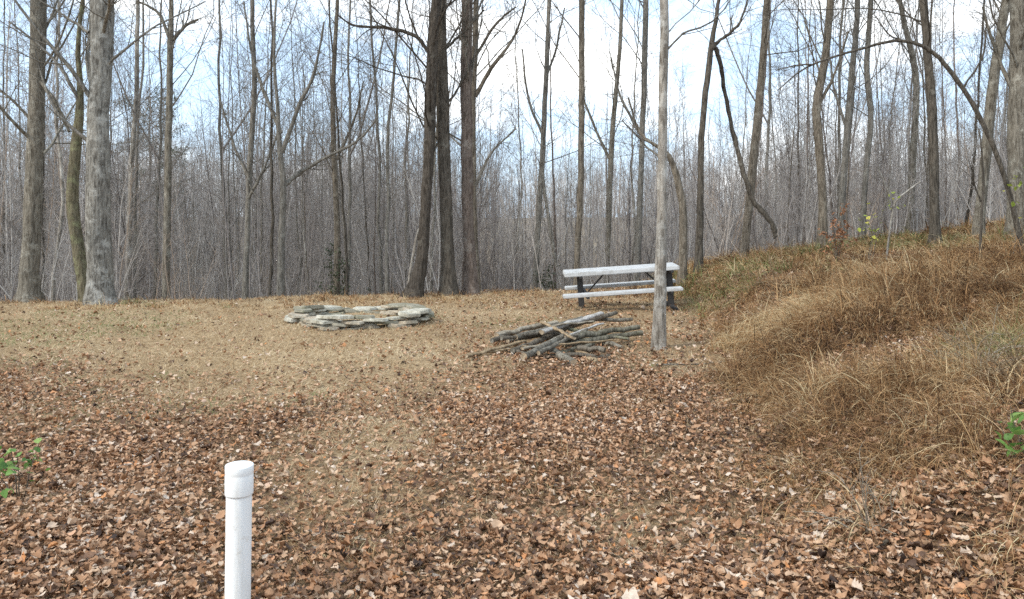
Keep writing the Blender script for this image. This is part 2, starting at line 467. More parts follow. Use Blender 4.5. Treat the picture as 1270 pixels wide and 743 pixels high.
# tall tufts of the bank on the right
def tufted(n_cl, per, yr, umin, hs=1.0, xr=(-.2, .85), thr=-.25, wm=1.0):
    y = np.sqrt(rng.uniform(yr[0] ** 2, yr[1] ** 2, n_cl * 4)); x = rng.uniform(xr[0], xr[1], n_cl * 4) * y + .3
    u = x - toe(y)
    pr = sm(umin, umin + .9, u) * (.15 + .85 * (wob(x, y, 1.2, 4) + wob(x, y, 2.9, 1) > thr))
    k = rng.random(len(x)) < pr
    x, y = x[k][:n_cl], y[k][:n_cl]; m = len(x)
    cx = np.repeat(x, per); cy = np.repeat(y, per); n = len(cx)
    hgt = np.repeat(hs * rng.uniform(.10, .43, m) * (.9 + .3 * wob(x, y, 2.0, 6)) * np.where(rng.random(m) < .12, 1.5, 1), per)
    flow = np.repeat(rng.normal(math.pi * 1.2, .8, m), per)
    rad = np.repeat(rng.uniform(.02, .09, m), per)
    px = cx + rng.normal(0, 1, n) * rad; py = cy + rng.normal(0, 1, n) * rad
    ct = np.repeat(np.clip(rng.normal(.48, .19, m) + .2 * wob(x, y, 1.6, 2), 0, .86), per)
    tone = np.clip(ct + rng.normal(0, .17, n), 0, .86)
    gr = (wob(cx, cy, .8, 7) + 1.0 * sm(10.5, 15, cy) * (cx > 3) + .6 * wob(cx, cy, 2.7, 3) > .95) & (rng.random(n) < .4)
    tone = np.where(gr, rng.uniform(.9, 1, n), tone)
    return blades(px, py, hgt * rng.uniform(.45, 1.35, n), np.abs(rng.normal(.6, .45, n)), wm * rng.uniform(.003, .0075, n) * np.clip(cy / 7, .8, 2.2),
                  tone, flow + rng.normal(0, .9, n), bend=rng.uniform(.5, 3.2, n), segs=5)
V, Q, T = merge3([tufted(900, 30, (2.2, 5.6), .05, .75, thr=-.1, wm=1.15), tufted(1100, 27, (5.2, 7.4), .1, .85, thr=.0, wm=1.2), tufted(4300, 26, (7.2, 11), .0, 1.0, thr=-.75, wm=1.2), tufted(4600, 20, (11, 19.5), -.2, .85, thr=-.9, wm=1.2),
                  tufted(420, 22, (2.6, 7), -3.5, .42, (-.45, .5), .55), tufted(1500, 14, (13.8, 18.5), -30, .5, (-.75, .3), -.3)])
o = link('tall_grass', mesh_np('tall_grass', V, Q, {'tone': ('FACE', T)}), M_TALL)
o['kind'] = 'stuff'; tag(o, 'tall dead tan and rusty grass covering the bank on the right', 'grass')

# ------------------------------------------------------------------ white standpipe
def lathe(prof, n=40):
    V, Q = [], []
    for r, z in prof:
        for a in range(n): V.append((r * math.cos(a * 2 * math.pi / n), r * math.sin(a * 2 * math.pi / n), z))
    for k in range(len(prof) - 1):
        for a in range(n):
            Q.append((k * n + a, k * n + (a + 1) % n, (k + 1) * n + (a + 1) % n, (k + 1) * n + a))
    return np.array(V), np.array(Q)
PX, PY = (294.5 - 635) / F * 3.2, 3.2
ptop = EYE - .306 * 3.2
root = empty('standpipe', (PX, PY, G(PX, PY)), 'white plastic standpipe with a cap, upright in the fallen leaves', 'pipe')
hh = ptop - G(PX, PY)
root.rotation_euler = (0, math.radians(.7), 0)
V, Q = lathe([(.0495, -.35), (.0495, hh - .1), (.0495, hh - .02), (.03, hh - .02), (.0, hh - .02)])
link('pipe', mesh_np('pipe', V, Q), M_PVC, root)
V, Q = lathe([(.0515, hh - .118), (.0535, hh - .117), (.0545, hh - .112), (.0547, hh - .045), (.0535, hh - .038), (.0535, hh - .034), (.0547, hh - .03), (.0547, hh - .004), (.0537, hh - .001), (.051, hh),
              (.042, hh), (.040, hh - .004), (.02, hh - .003), (.0, hh - .002)])
cap = link('cap', mesh_np('cap', V, Q), M_PVC, root)

# ------------------------------------------------------------------ picnic table
def box(bm, c, s, rot=(0, 0, 0), bev=.006):
    r = bmesh.ops.create_cube(bm, size=1, matrix=Matrix.Translation(c) @ Matrix.Rotation(rot[2], 4, 'Z') @ Matrix.Rotation(rot[1], 4, 'Y') @ Matrix.Rotation(rot[0], 4, 'X') @ Matrix.Diagonal((*s, 1)))
    vs = r['verts']; es = list({e for v in vs for e in v.link_edges})
    if bev: bmesh.ops.bevel(bm, geom=es, offset=bev, segments=2, affect='EDGES')
def bm_obj(name, fn, mat, parent):
    bm = bmesh.new(); fn(bm)
    me = bpy.data.meshes.new(name); bm.to_mesh(me); bm.free()
    return link(name, me, mat, parent)
TX, TY = 1.92, 14.0
root = empty('picnic_table', (TX, TY, .0), 'long white picnic table with dark legs behind the grey tree', 'picnic table', None, 0.0)
root.rotation_euler = (math.radians(1.8), math.radians(-4.0), math.radians(-1))
gz = min(G(TX - .85, TY - .4), G(TX + .85, TY + .4)); root.location.z = gz - .06; root.scale = (.88, .9, .96)
for yy in (-.245, 0, .245):
    bm_obj('tabletop_plank', lambda b: box(b, (0, yy, .745), (2.22, .24, .075), bev=.012), M_TABLE, root)
for s in (-1, 1):
    bm_obj('seat', lambda b: box(b, (.05 * s - .0, s * .62, .41), (2.26 + .0 * s, .25, .055), bev=.01), M_TABLE, root)
for s in (-1, 1):
    xo = -.80 if s < 0 else .96
    def frame(b):
        box(b, (xo, 0, .30), (.11, .12, .86), bev=.008)
    lg = bm_obj('leg', frame, M_STEEL, root)
    bm_obj('foot', lambda b: box(b, (xo, -.02, .02), (.09, .95, .08)), M_STEEL, lg)
    bm_obj('seat_support', lambda b: box(b, (xo - .09 * s, 0, .375), (.06, 1.46, .06)), M_STEEL, root)
    bm_obj('top_support', lambda b: box(b, (xo, 0, .69), (.06, .70, .05)), M_STEEL, root)
    bm_obj('brace', lambda b: box(b, (xo - .26 * s, 0, .49), (.56, .03, .028), (0, s * math.radians(42), 0)), M_STEEL, root)

# ------------------------------------------------------------------ fire ring of loose stones
def slab(R, L, D, T):
    bm = bmesh.new(); n = R.integers(6, 9)
    vs = []
    for a in range(n):
        t = a * 2 * math.pi / n + R.normal(0, .16)
        c, s_ = math.cos(t), math.sin(t)
        k = 1 / max(abs(c), abs(s_)) ** .75
        vs.append(bm.verts.new((c * k * L / 2 * R.uniform(.85, 1.05), s_ * k * D / 2 * R.uniform(.85, 1.05), 0)))
    f = bm.faces.new(vs)
    ex = bmesh.ops.extrude_face_region(bm, geom=[f])
    tv = [v for v in ex['geom'] if isinstance(v, bmesh.types.BMVert)]
    for v in tv:
        v.co.z = T * R.uniform(.82, 1.15); v.co.x *= R.uniform(.88, 1.0); v.co.y *= R.uniform(.88, 1.0)
    bmesh.ops.recalc_face_normals(bm, faces=bm.faces[:])
    bmesh.ops.bevel(bm, geom=bm.edges[:], offset=min(.012, T * .18), segments=2, affect='EDGES')
    bmesh.ops.triangulate(bm, faces=bm.faces[:])
    me = bpy.data.meshes.new('ring_stone'); bm.to_mesh(me); bm.free(); return me
R = np.random.default_rng(3)
RX, RY, RR = -2.27, 12.2, .86
SIDES = ['right', 'far right', 'far middle', 'far left', 'left', 'near left', 'near middle', 'near right']
stone_mats = ['pale', 'tan', 'mossy']
TONEW = {'pale': 'pale grey', 'tan': 'tan', 'mossy': 'dark mossy'}
used = {}
for course in range(4):
    for k in range(16):
        if course == 3 and k in (0, 3, 4, 5, 6, 9, 10, 13): continue
        if course == 2 and k in (4, 5): continue
        th = (k + .5 * (course % 2) + R.normal(0, .12)) * 2 * math.pi / 16
        side = SIDES[int(((th + math.pi / 8) % (2 * math.pi)) // (math.pi / 4))]
        big = R.random() < .4
        L = R.uniform(.46, .62) if big else R.uniform(.34, .44)
        if course == 0: L = min(L, .42)
        D = R.uniform(.24, .34); T = R.uniform(.035, .058)
        rr = RR + R.normal(0, .055) + .015 * course
        x, y = RX + rr * math.cos(th), RY + rr * math.sin(th)
        kind = R.choice(stone_mats, p=[.62, .25, .13] if course else [.3, .35, .35])
        o = link('ring_stone', slab(R, L, D, T), STONE[kind])
        g = G(x, y)
        o.location = (x, y, g - .02 + course * .05 + R.uniform(0, .006) + (.012 if k % 2 else 0))
        o.rotation_euler = (R.normal(0, .06), R.normal(0, .06), th + math.pi / 2 + R.normal(0, .15))
        cn = ('bottom', 'second', 'third', 'top')[course]
        lab = f"{'long' if big else 'short'} {TONEW[kind]} flat stone in the {cn} course, {side} of fire ring"
        used.setdefault(lab, []).append((th, o))
for lab, lst in used.items():
    lst.sort(key=lambda t: t[1].location.x if abs(t[1].location.y - RY) > .5 else -t[1].location.y)
    near = [o for _, o in lst]
    for j, o in enumerate(near):
        l = lab
        if len(near) > 1:
            vert = abs(o.location.y - RY) <= .5
            w = (('farther', 'middle', 'nearer') if vert else ('left-hand', 'middle', 'right-hand'))
            l = lab.replace('flat stone', w[0 if j == 0 else (2 if j == len(near) - 1 else 1)] + ' flat stone')
        tag(o, l, 'stone', 'stones of the fire ring')

# ------------------------------------------------------------------ log pile
def P(px, py, z):                       # point at height z over the level ground seen at photo position
    d = (EYE - z) * F / (py - 270)
    return np.array([(px - 635) / F * d, d, z])
LOGS = [
    ('tan', (578, 441, .06), (650, 421, .09), .042, 'thin tan branch sticking out of the log pile to the left'),
    ('pale', (616, 416, .10), (690, 402, .16), .062, 'thick pale log with a cut end at the far left of the pile'),
    ('grey', (650, 442, .07), (703, 412, .20), .055, 'grey log pointing toward the viewer from the middle of the pile'),
    ('bleached', (672, 408, .21), (746, 391, .27), .055, 'bleached smooth log lying on top of the pile'),
    ('dark', (690, 410, .15), (764, 391, .20), .045, 'dark thin log tucked under the bleached top log'),
    ('mossy', (692, 417, .16), (792, 408, .17), .05, 'mossy green log lying level across the right of the pile'),
    ('mossy', (700, 424, .09), (796, 415, .10), .045, 'lower mossy log poking out farthest right of the pile'),
    ('grey', (686, 433, .05), (712, 447, .05), .06, 'short grey stub with its end facing front, bottom of pile'),
    ('tan', (712, 431, .05), (742, 443, .05), .06, 'short tan split chunk at the front right of the pile'),
    ('dark', (716, 428, .10), (750, 432, .08), .045, 'short dark chunk between the mossy logs and the tan chunk'),
    ('grey', (630, 424, .05), (700, 411, .09), .05, 'grey log underneath the pale left log'),
    ('dark', (636, 434, .04), (690, 416, .06), .045, 'dark log low on the ground, left front of pile'),
    ('pale', (664, 428, .11), (722, 413, .14), .042, 'pale split log crossing behind the forward pointing grey log'),
    ('grey', (655, 408, .05), (720, 420, .07), .05, 'grey log buried crosswise at the back of the pile'),
    ('tan', (672, 402, .18), (712, 416, .22), .035, 'thin tan stick lying crosswise over the pile under the bleached log'),
    ('dark', (625, 432, .03), (652, 437, .03), .03, 'stubby dark stick on the leaves at the left of the pile'),
    ('grey', (640, 418, .13), (722, 398, .20), .04, 'long grey pole slanting up beside the bleached top log'),
    ('pale', (648, 430, .12), (694, 421, .15), .036, 'small pale split stick between the left log and the grey log'),
    ('bleached', (700, 414, .20), (748, 402, .22), .03, 'bleached stick lying over the mossy logs near the top'),
    ('mossy', (676, 440, .03), (736, 425, .08), .04, 'mossy pole lying low along the front of the pile'),
    ('dark', (610, 424, .06), (668, 404, .10), .036, 'dark pole at the back left of the pile'),
    ('grey', (712, 402, .12), (784, 399, .13), .034, 'thin grey pole lying level at the back right of the pile'),
    ('tan', (690, 424, .15), (760, 420, .16), .03, 'tan stick lying level across the middle of the pile'),
    ('dark', (622, 420, .13), (684, 409, .17), .030, 'slim dark pole lying on the pale left log'),
    ('grey', (668, 436, .10), (728, 407, .21), .032, 'slim grey pole beside the forward pointing log, right side'),
    ('mossy', (706, 410, .13), (780, 420, .10), .030, 'slim mossy stick slanting down across the right of the pile'),
    ('tan', (600, 436, .05), (672, 424, .08), .028, 'slim tan stick low at the left front of the pile'),
    ('dark', (694, 439, .05), (757, 438, .04), .034, 'dark stick lying level at the very front of the pile'),
    ('pale', (684, 403, .24), (736, 399, .25), .026, 'slim pale stick lying behind the bleached top log'),
    ('grey', (735, 420, .05), (772, 430, .04), .038, 'grey stick on the leaves below the mossy logs'),
]
LOGM = dict(tan=mat_bark('log_tan', (.20, .14, .08), (.42, .315, .20), None, 0, .6), pale=mat_bark('log_pale', (.22, .18, .13), (.42, .37, .29), (.5, .46, .38), .4, .6),
            grey=BARK['grey'], bleached=mat_bark('log_bleached', (.30, .28, .25), (.52, .50, .47), None, 0, .6),
            dark=BARK['brown'], mossy=mat_bark('log_mossy', (.08, .075, .05), (.25, .23, .18), (.22, .22, .13), .5, .8))
for kind, a, b, r, lab in LOGS:
    r *= .76 + .12 * (lab.startswith(('thick', 'bleached smooth')))
    A, B = P(*a), P(*b)
    gzA, gzB = G(A[0], A[1]), G(B[0], B[1]); A[2] += gzA; B[2] += gzB
    L = np.linalg.norm(B - A); n = max(6, int(L / .12))
    tt = np.linspace(0, 1, n)[:, None]
    pts = (A - A) * (1 - tt) + (B - A) * tt + rng.normal(0, .012, (n, 3)) * np.sin(tt * math.pi)
    V, Q = tubes([(pts, r * (1 + .06 * rng.normal(0, 1, n)) * np.linspace(1.05, .9, n))], 12, .05)
    if kind in ('pale', 'tan', 'bleached'):                        # split pieces are flatter than round ones
        A3 = V.reshape(n, 12, 3); mz = A3[:, :, 2].mean(1, keepdims=True); A3[:, :, 2] = mz + (A3[:, :, 2] - mz) * np.where(A3[:, :, 2] > mz, .35, .8); V = A3.reshape(-1, 3)
    o = link('log', mesh_np('log', V, Q), LOGM[kind]); o.location = A; tag(o, lab, 'log', 'logs of the wood pile')
    for e in (0, n - 1):
        ring = V[e * 12:(e + 1) * 12]; c = ring.mean(0)
        dirv = (pts[1] - pts[0]) if e == 0 else (pts[-1] - pts[-2]); dirv = dirv / np.linalg.norm(dirv) * (-.004 if e == 0 else .004)
        me = mesh_np('cut_end', np.array(list(ring + dirv) + [c + dirv]), np.zeros((0, 4), int), T=[(q, (q + 1) % 12, 12) for q in range(12)], smooth=False)
        link('cut_end', me, M_CUT if kind not in ('dark',) else LOGM['grey'], o)

# ------------------------------------------------------------------ trees that stand out
def hero(name, label, d, path, bark, seed, top=16.0, nl=14, t0=.38, limbs=(), dens=1.0, spread=.8, cat='tree', sides=14, group=None, crown=True, cont=True, basez=None, deps=None, flare=1.35):
    """path: list of (px, py, width px) from the base upward, at distance d; the trunk goes on above the frame"""
    R = np.random.default_rng(seed)
    ctrl = [np.append(W(px, py, d), .84 * w / F * d / 2) for px, py, w in path]
    b = ctrl[0]; gz = G(b[0], b[1]) if basez is None else basez
    if basez is None:
        nxt = ctrl[1]; k = (gz - .15 - b[2]) / (nxt[2] - b[2])
        b = b.copy(); b[:2] = b[:2] + (nxt[:2] - b[:2]) * np.clip(k, -1.5, .9); b[2] = gz - .15
        ctrl[0] = b
    if deps is not None:
        for c, dy in zip(ctrl, deps): c[1] += dy
    if cont:
        last, prev = ctrl[-1], ctrl[-2]
        dv = (last[:3] - prev[:3]); dv /= np.linalg.norm(dv); dv = dv * .5 + np.array([0, 0, .6]); dv /= dv[2]
        z = last[2]; r = last[3]; steps = 4
        for k in range(1, steps + 1):
            h = (top - z) * k / steps
            q = last[:3] + dv * h + np.append(R.normal(0, .12 * k, 2), 0)
            ctrl.append(np.append(q, max(.02, r * (1 - .85 * k / steps))))
    base = np.array([ctrl[0][0], ctrl[0][1], gz])
    C = np.array(ctrl)
    C[:, :3] -= base
    n = max(14, int(np.linalg.norm(np.diff(C[:, :3], axis=0), axis=1).sum() / .28))
    S = spline(C, n); pts, rad = S[:, :3], np.maximum(S[:, 3], .006)
    if len(pts) > 6: pts[2:, :2] += np.cumsum(R.normal(0, .006, (n - 2, 2)), 0)
    if flare > 1:
        rad = rad * (1 + (flare - 1) * np.exp(-np.clip(pts[:, 2], 0, 9) / .25))
    root = empty(name, base, label, cat, group)
    V, Q = tubes([(pts, rad)], sides, .035)
    if flare > 1.3:
        A = V.reshape(n, sides, 3); ctr = A.mean(1, keepdims=True); th = np.arange(sides) * 2 * np.pi / sides
        k = 1 + .28 * np.exp(-np.clip(pts[:, 2], 0, 9) / .16)[:, None] * np.clip(np.cos(th * R.integers(3, 5) + R.uniform(0, 6))[None] + .1, 0, 1)
        A = ctr + (A - ctr) * k[..., None]; V = A.reshape(-1, 3)
    link('trunk', mesh_np('trunk', V, Q), BARK[bark], root)
    parts = []
    if crown:
        parts.append(branches(R, pts, rad, min(top, 15), int(nl * 1.5), max(.16, t0 - .14), spread, dens))
    sub, twigs = [], []
    for lp in limbs:
        cc = np.array([np.append(W(px, py, d), w / F * d / 2) for px, py, w in lp]); cc[:, :3] -= base
        cc[1:, 1] += np.cumsum(R.normal(0, .12, len(cc) - 1))
        s = spline(cc, max(6, 4 * len(lp)))
        s[1:-1, :3] += R.normal(0, .006, (len(s) - 2, 3)) * np.minimum(1, s[1:-1, 3:] / .02 + .5); s[:, 3] *= 1 + .08 * R.normal(0, 1, len(s))
        sub.append((s[:, :3], np.maximum(s[:, 3], .004)))
        if lp[-2][2] > 6: continue
        b1 = children(R, s[:, :3], s[:, 3], 7, .25, 1, (.3, 1.0), (25, 60), .06, 5, .16, .5, .005)
        twigs += b1
        for p, r in b1: twigs += children(R, p, r, 4, .2, 1, (.15, .5), (25, 60), .05, 5, .16, .55, .003)
    if sub:
        parts += [tubes([s], 7) for s in sub] + [tubes(twigs, 3)]
    if parts:
        V, Q = join(parts)
        link('crown', mesh_np('crown', V, Q), BARK[bark if bark in ('dark', 'black', 'brown', 'grey', 'wood') else 'wood'], root)
    return root

hero('bare_tree', 'tall straight grey trunk nearest the left edge of the clearing', 16, [(36, 376, 30), (38, 300, 25), (41, 200, 23), (45, 90, 22), (48, -20, 21)], 'grey', 21,
     limbs=[[(45, 95, 5), (75, 130, 4), (95, 165, 3)], [(40, 150, 4), (15, 120, 3), (-20, 100, 2)]])
hero('bare_tree', 'thickest tree, with rough pale mottled bark, left of the clearing', 15, [(124, 378, 38), (122, 300, 34), (121, 200, 32), (121, 100, 31), (123, -20, 30)], 'mottled', 22,
     limbs=[[(132, 30, 6), (145, 5, 5), (160, -30, 4)], [(110, 40, 4), (80, 20, 3), (50, 0, 2)]], sides=18, nl=12)
hero('bare_tree', 'tan mossy leaning trunk pressed against the thick mottled tree', 15.6, [(108, 368, 19), (97, 310, 17), (90, 245, 16), (96, 170, 14), (100, 120, 10), (97, 60, 7), (104, -20, 5)], 'mossy', 23, top=9, nl=6, t0=.5,
     limbs=[[(97, 125, 5), (86, 95, 4), (60, 65, 3), (20, 30, 2)]])
hero('bare_tree', 'darkest of the twin trunks leaning together right of the stone ring', 16.6, [(513, 364, 24), (523, 315, 17), (530, 230, 16), (534, 140, 17), (539, 50, 16), (546, -20, 14)], 'black', 24,
     limbs=[[(533, 65, 6), (515, 45, 5), (480, 35, 4), (440, 32, 3), (420, 20, 2)]])
hero('bare_tree', 'brown grey trunk that crosses the dark trunk right of the stone ring', 16.9, [(556, 362, 24), (553, 300, 19), (551, 200, 19), (547, 100, 18), (543, 0, 16), (541, -20, 15)], 'dark', 25,
     limbs=[[(553, 60, 4), (575, 40, 3), (600, 10, 2)]])
hero('bare_tree', 'reddish brown straight trunk just right of the twin trunks', 17.2, [(584, 361, 21), (582, 300, 17), (579, 200, 17), (577, 100, 17), (576, -20, 16)], 'rust', 26,
     limbs=[[(590, 230, 4), (610, 190, 3), (640, 160, 2)]])
hero('bare_tree', 'slimmer dark tree partly hidden behind the reddish brown trunk', 19, [(592, 372, 11), (588, 250, 10), (588, 130, 10), (590, 60, 9), (592, -20, 8)], 'brown', 27,
     limbs=[[(589, 120, 6), (610, 85, 5), (640, 40, 3), (655, -10, 2)], [(590, 70, 4), (615, 30, 3), (640, 10, 2)]])
hero('bare_tree', 'slim pale grey tree in front of the picnic table', 9.85, [(817, 436, 21), (817, 380, 18), (816, 300, 16), (817, 200, 14), (818, 100, 13), (818, -20, 12)], 'pale', 28, top=10, nl=9, t0=.62,
     limbs=[[(817, 195, 3), (800, 178, 2.5), (770, 150, 1.5)], [(819, 70, 3), (845, 45, 2.5), (880, 30, 2), (900, 5, 1)]], sides=16, flare=1.15)
hero('bare_tree', 'thin straight brown tree rising behind the left end of the table', 18, [(714, 385, 9), (717, 300, 8.5), (720, 200, 9), (722, 100, 9), (721, -20, 8)], 'brown', 29, t0=.5)
hero('bare_tree', 'slim grey tree just left of the pale foreground tree', 21, [(789, 380, 9), (793, 250, 8.5), (798, 120, 8), (801, -20, 8)], 'wood', 30, t0=.4,
     limbs=[[(796, 170, 4), (770, 120, 3), (758, 70, 2)]])
hero('bare_tree', 'pale slim tree standing over the middle of the picnic table', 23, [(751, 380, 8), (755, 250, 8), (760, 150, 7), (768, 60, 6), (772, -20, 5)], 'grey', 31, t0=.3,
     limbs=[[(757, 200, 4), (735, 150, 3), (720, 110, 2)]])
hero('bare_tree', 'thin grey tree forking in front of the open sky left of the table', 22, [(664, 370, 9), (668, 280, 8), (673, 180, 8), (677, 90, 7), (681, -20, 5)], 'wood', 32, t0=.3,
     limbs=[[(674, 170, 4), (655, 120, 3), (648, 60, 2)], [(676, 100, 4), (690, 60, 3), (700, 10, 2)], [(690, 330, 4), (672, 210, 4), (675, 150, 3)]])
hero('bare_tree', 'dark tree whose broken limb hangs down right of the pale foreground tree', 17, [(866, 340, 12), (868, 250, 10), (871, 150, 9), (880, 70, 8), (888, 20, 6), (893, -20, 5)], 'dark', 33, t0=.55, nl=8,
     limbs=[[(881, 66, 6), (885, 57, 6), (895, 78, 5.5), (904, 112, 5.5), (916, 160, 5.5), (928, 210, 6), (939, 246, 6.4), (950, 264, 6.6), (960, 278, 6.4), (963, 290, 6.02), (961, 296, 2.0)],
            [(884, 57, 6), (900, 45, 4), (915, 30, 3), (930, -10, 2)]])
hero('bare_tree', 'slender dark tree behind the hanging broken limb', 18, [(921, 330, 13), (928, 260, 12), (937, 160, 11), (946, 60, 9), (952, -20, 8)], 'brown', 34, t0=.45)
hero('bare_tree', 'crooked brown limb arching out behind the pale foreground tree', 16, [(846, 350, 12), (848, 280, 12), (842, 230, 11), (830, 195, 8), (812, 180, 5), (796, 172, 3)], 'brown', 35, cont=False, crown=False, cat='broken tree', nl=0,
     limbs=[[(812, 180, 4), (795, 160, 3), (780, 120, 2)]])
hero('bare_tree', 'sinuous dark trunk above the rust coloured leaves', 18, [(1020, 320, 15), (1020, 250, 12), (1015, 170, 13), (1013, 130, 12), (1023, 70, 11), (1028, -20, 10)], 'brown', 36, t0=.5,
     limbs=[[(1016, 130, 4), (1035, 90, 3), (1050, 40, 2)]])
hero('bare_tree', 'straight dark trunk standing under the bowed sapling arch', 16.5, [(1160, 295, 16), (1159, 230, 13), (1158, 140, 13), (1152, 60, 12), (1147, -20, 11)], 'dark', 37, t0=.5)
hero('bare_tree', 'grey trunk leaning right beside the root of the bowed sapling', 17, [(1214, 275, 15), (1222, 200, 14), (1232, 100, 14), (1243, 20, 13), (1247, -20, 12)], 'grey', 38, t0=.45)
hero('bare_tree', 'broad grey trunk cut off by the right edge of the photo', 16, [(1262, 275, 28), (1261, 180, 25), (1263, 90, 24), (1264, -20, 23)], 'grey', 39, t0=.4,
     limbs=[[(1255, 110, 5), (1235, 60, 4), (1215, 10, 3)]])
hero('bare_tree', 'pale slim tree right of the sinuous dark trunk', 20, [(1042, 310, 10), (1046, 220, 9), (1054, 120, 9), (1062, 40, 8), (1064, -20, 7)], 'wood', 40, t0=.35,
     limbs=[[(1050, 160, 4), (1035, 110, 3), (1030, 60, 2)]])
hero('bare_tree', 'slim grey wavy tree left of the trunk under the arch', 20, [(1069, 305, 9), (1074, 220, 8), (1080, 150, 8), (1076, 80, 8), (1082, -20, 7)], 'wood', 41, t0=.35)
hero('bare_tree', 'pale grey tree showing through the middle of the arch', 21, [(1128, 300, 10), (1131, 200, 10), (1134, 100, 9), (1118, 20, 7), (1112, -20, 6)], 'grey', 42, t0=.35)
hero('bare_tree', 'grey brown spreading tree that forks above its bend behind the stone ring', 19, [(348, 395, 12), (349, 300, 10), (352, 235, 9), (347, 170, 7), (345, 120, 5), (342, 60, 4), (346, -20, 3)], 'wood', 43, top=9, t0=.4, nl=9,
     limbs=[[(350, 232, 7), (365, 215, 6), (400, 195, 4), (440, 175, 3), (465, 150, 2)], [(350, 190, 6), (372, 130, 5), (392, 90, 4), (405, 30, 2)], [(349, 165, 5), (325, 110, 4), (310, 60, 3), (300, 0, 2)]])
hero('bare_tree', 'slim grey tree left of the spreading tree', 20, [(303, 395, 10), (306, 300, 8), (310, 200, 8), (314, 100, 7), (311, -20, 6)], 'wood', 44, t0=.3,
     limbs=[[(306, 250, 4), (330, 210, 3), (345, 160, 2)], [(308, 220, 4), (290, 180, 3), (272, 120, 2)]])
hero('bare_tree', 'pale grey tree with a high crotch right of the thick mottled tree', 20, [(206, 395, 12), (208, 300, 10), (211, 200, 10), (213, 100, 9), (214, 45, 8), (215, -20, 6)], 'grey', 45, t0=.4,
     limbs=[[(214, 60, 5), (202, 22, 4), (188, 10, 3), (175, 5, 2)], [(214, 50, 5), (228, 30, 4), (245, 24, 3)]])
hero('bare_tree', 'thin whitish tree close right of the thick mottled trunk', 22, [(157, 400, 9), (160, 300, 8), (163, 200, 7), (168, 100, 6), (170, -20, 5)], 'pale', 46, t0=.3)
hero('bare_tree', 'upright brown tree between the spreading tree and the twin trunks', 21, [(418, 395, 10), (417, 300, 9), (414, 200, 8), (412, 110, 7), (418, -20, 5)], 'brown', 47, t0=.3,
     limbs=[[(416, 200, 4), (438, 150, 3), (450, 100, 2)]])
hero('broken_sapling', 'short pale broken sapling at the foot of the twin trunks', 17.4, [(506, 364, 4), (509, 335, 4), (515, 300, 4), (519, 283, 2)], 'pale', 48, cont=False, crown=False, cat='sapling', flare=1.1)
hero('broken_sapling', 'pale crooked dead sapling standing on the bank below the arch', 14.5, [(1102, 300, 3), (1107, 262, 3), (1114, 246, 2.6), (1129, 233, 2.2), (1140, 225, 1.5)], 'pale', 49, cont=False, crown=False, cat='sapling', flare=1.1, limbs=[[(1110, 254, 3), (1104, 230, 2), (1100, 205, 1.5)]])
hero('sapling', 'thin dark upright sapling at the top of the bank, right side', 12, [(1216, 310, 4.5), (1215, 270, 3.5), (1219, 220, 3), (1215, 160, 2)], 'dark', 50, cont=False, crown=False, cat='sapling', flare=1.1, limbs=[[(1216, 250, 2), (1204, 228, 1.5), (1196, 205, 1)]])
# the bowed sapling
hero('bowed_sapling', 'long sapling bowed over into an arch at the upper right', 12.5, [(1262, 285, 8), (1249, 228, 7.4), (1222, 158, 7), (1197, 112, 6.4), (1160, 66, 5.6), (1118, 50, 4.6), (1072, 60, 3.8), (1025, 74, 3.2), (995, 88, 2.5), (968, 112, 1.5)], 'dark', 51,
     cont=False, crown=False, cat='sapling', flare=1.1, limbs=[[(1010, 80, 2), (990, 80, 2), (972, 82, 1)], [(1120, 52, 2), (1100, 40, 2), (1085, 20, 1)], [(1196, 108, 3), (1215, 70, 2), (1225, 30, 1.5)]])

# ------------------------------------------------------------------ the wood: individual trees copied from several grown ones
PROTO = []
for k, (H, r, bark, lean, fork) in enumerate([(15, .085, 'wood', .02, 0), (13, .07, 'brown', .05, 1), (16, .11, 'grey', .02, 0), (11, .055, 'dark', .08, 1), (14, .09, 'wood', .03, 1),
                                              (12, .06, 'pale', .06, 0), (9, .045, 'brown', .10, 1), (15, .085, 'dark', .015, 0), (8, .04, 'wood', .12, 1), (13, .075, 'rust', .04, 0)]):
    R = np.random.default_rng(100 + k)
    n = 26
    z = np.linspace(-.5, H, n)
    off = np.cumsum(R.normal(0, .035, (n, 2)), 0) + lean * z[:, None] * np.array([[1, .3]])
    pts = np.column_stack([off, z]); rad = .68 * r * (1 - .85 * np.clip(z / H, 0, 1)) * (1 + .3 * np.exp(-np.clip(z, 0, 9) / .3))
    main = [(pts, rad)]
    extra = []
    if fork:
        kf = int(n * R.uniform(.22, .4)); f = shoot(R, pts[kf], [R.normal(0, .4), R.normal(0, .4), 1], H * .55, rad[kf] * .75, 12, .07, .05, .12)
        extra.append(f)
    V, Q = tubes(main, 8, .03)
    tm = mesh_np('trunk', V, Q); tm.materials.append(BARK[bark])
    parts = [branches(R, pts, rad, H, 20, .2, .8, .85)]
    for p, rr in extra: parts += [tubes([(p, rr)], 7), branches(R, p, rr, H * .6, 9, .15, .9, .9)]
    V, Q = join(parts); cm = mesh_np('crown', V, Q); cm.materials.append(BARK['wood' if bark == 'dark' else 'twig'])
    PROTO.append((tm, cm, bark, H))

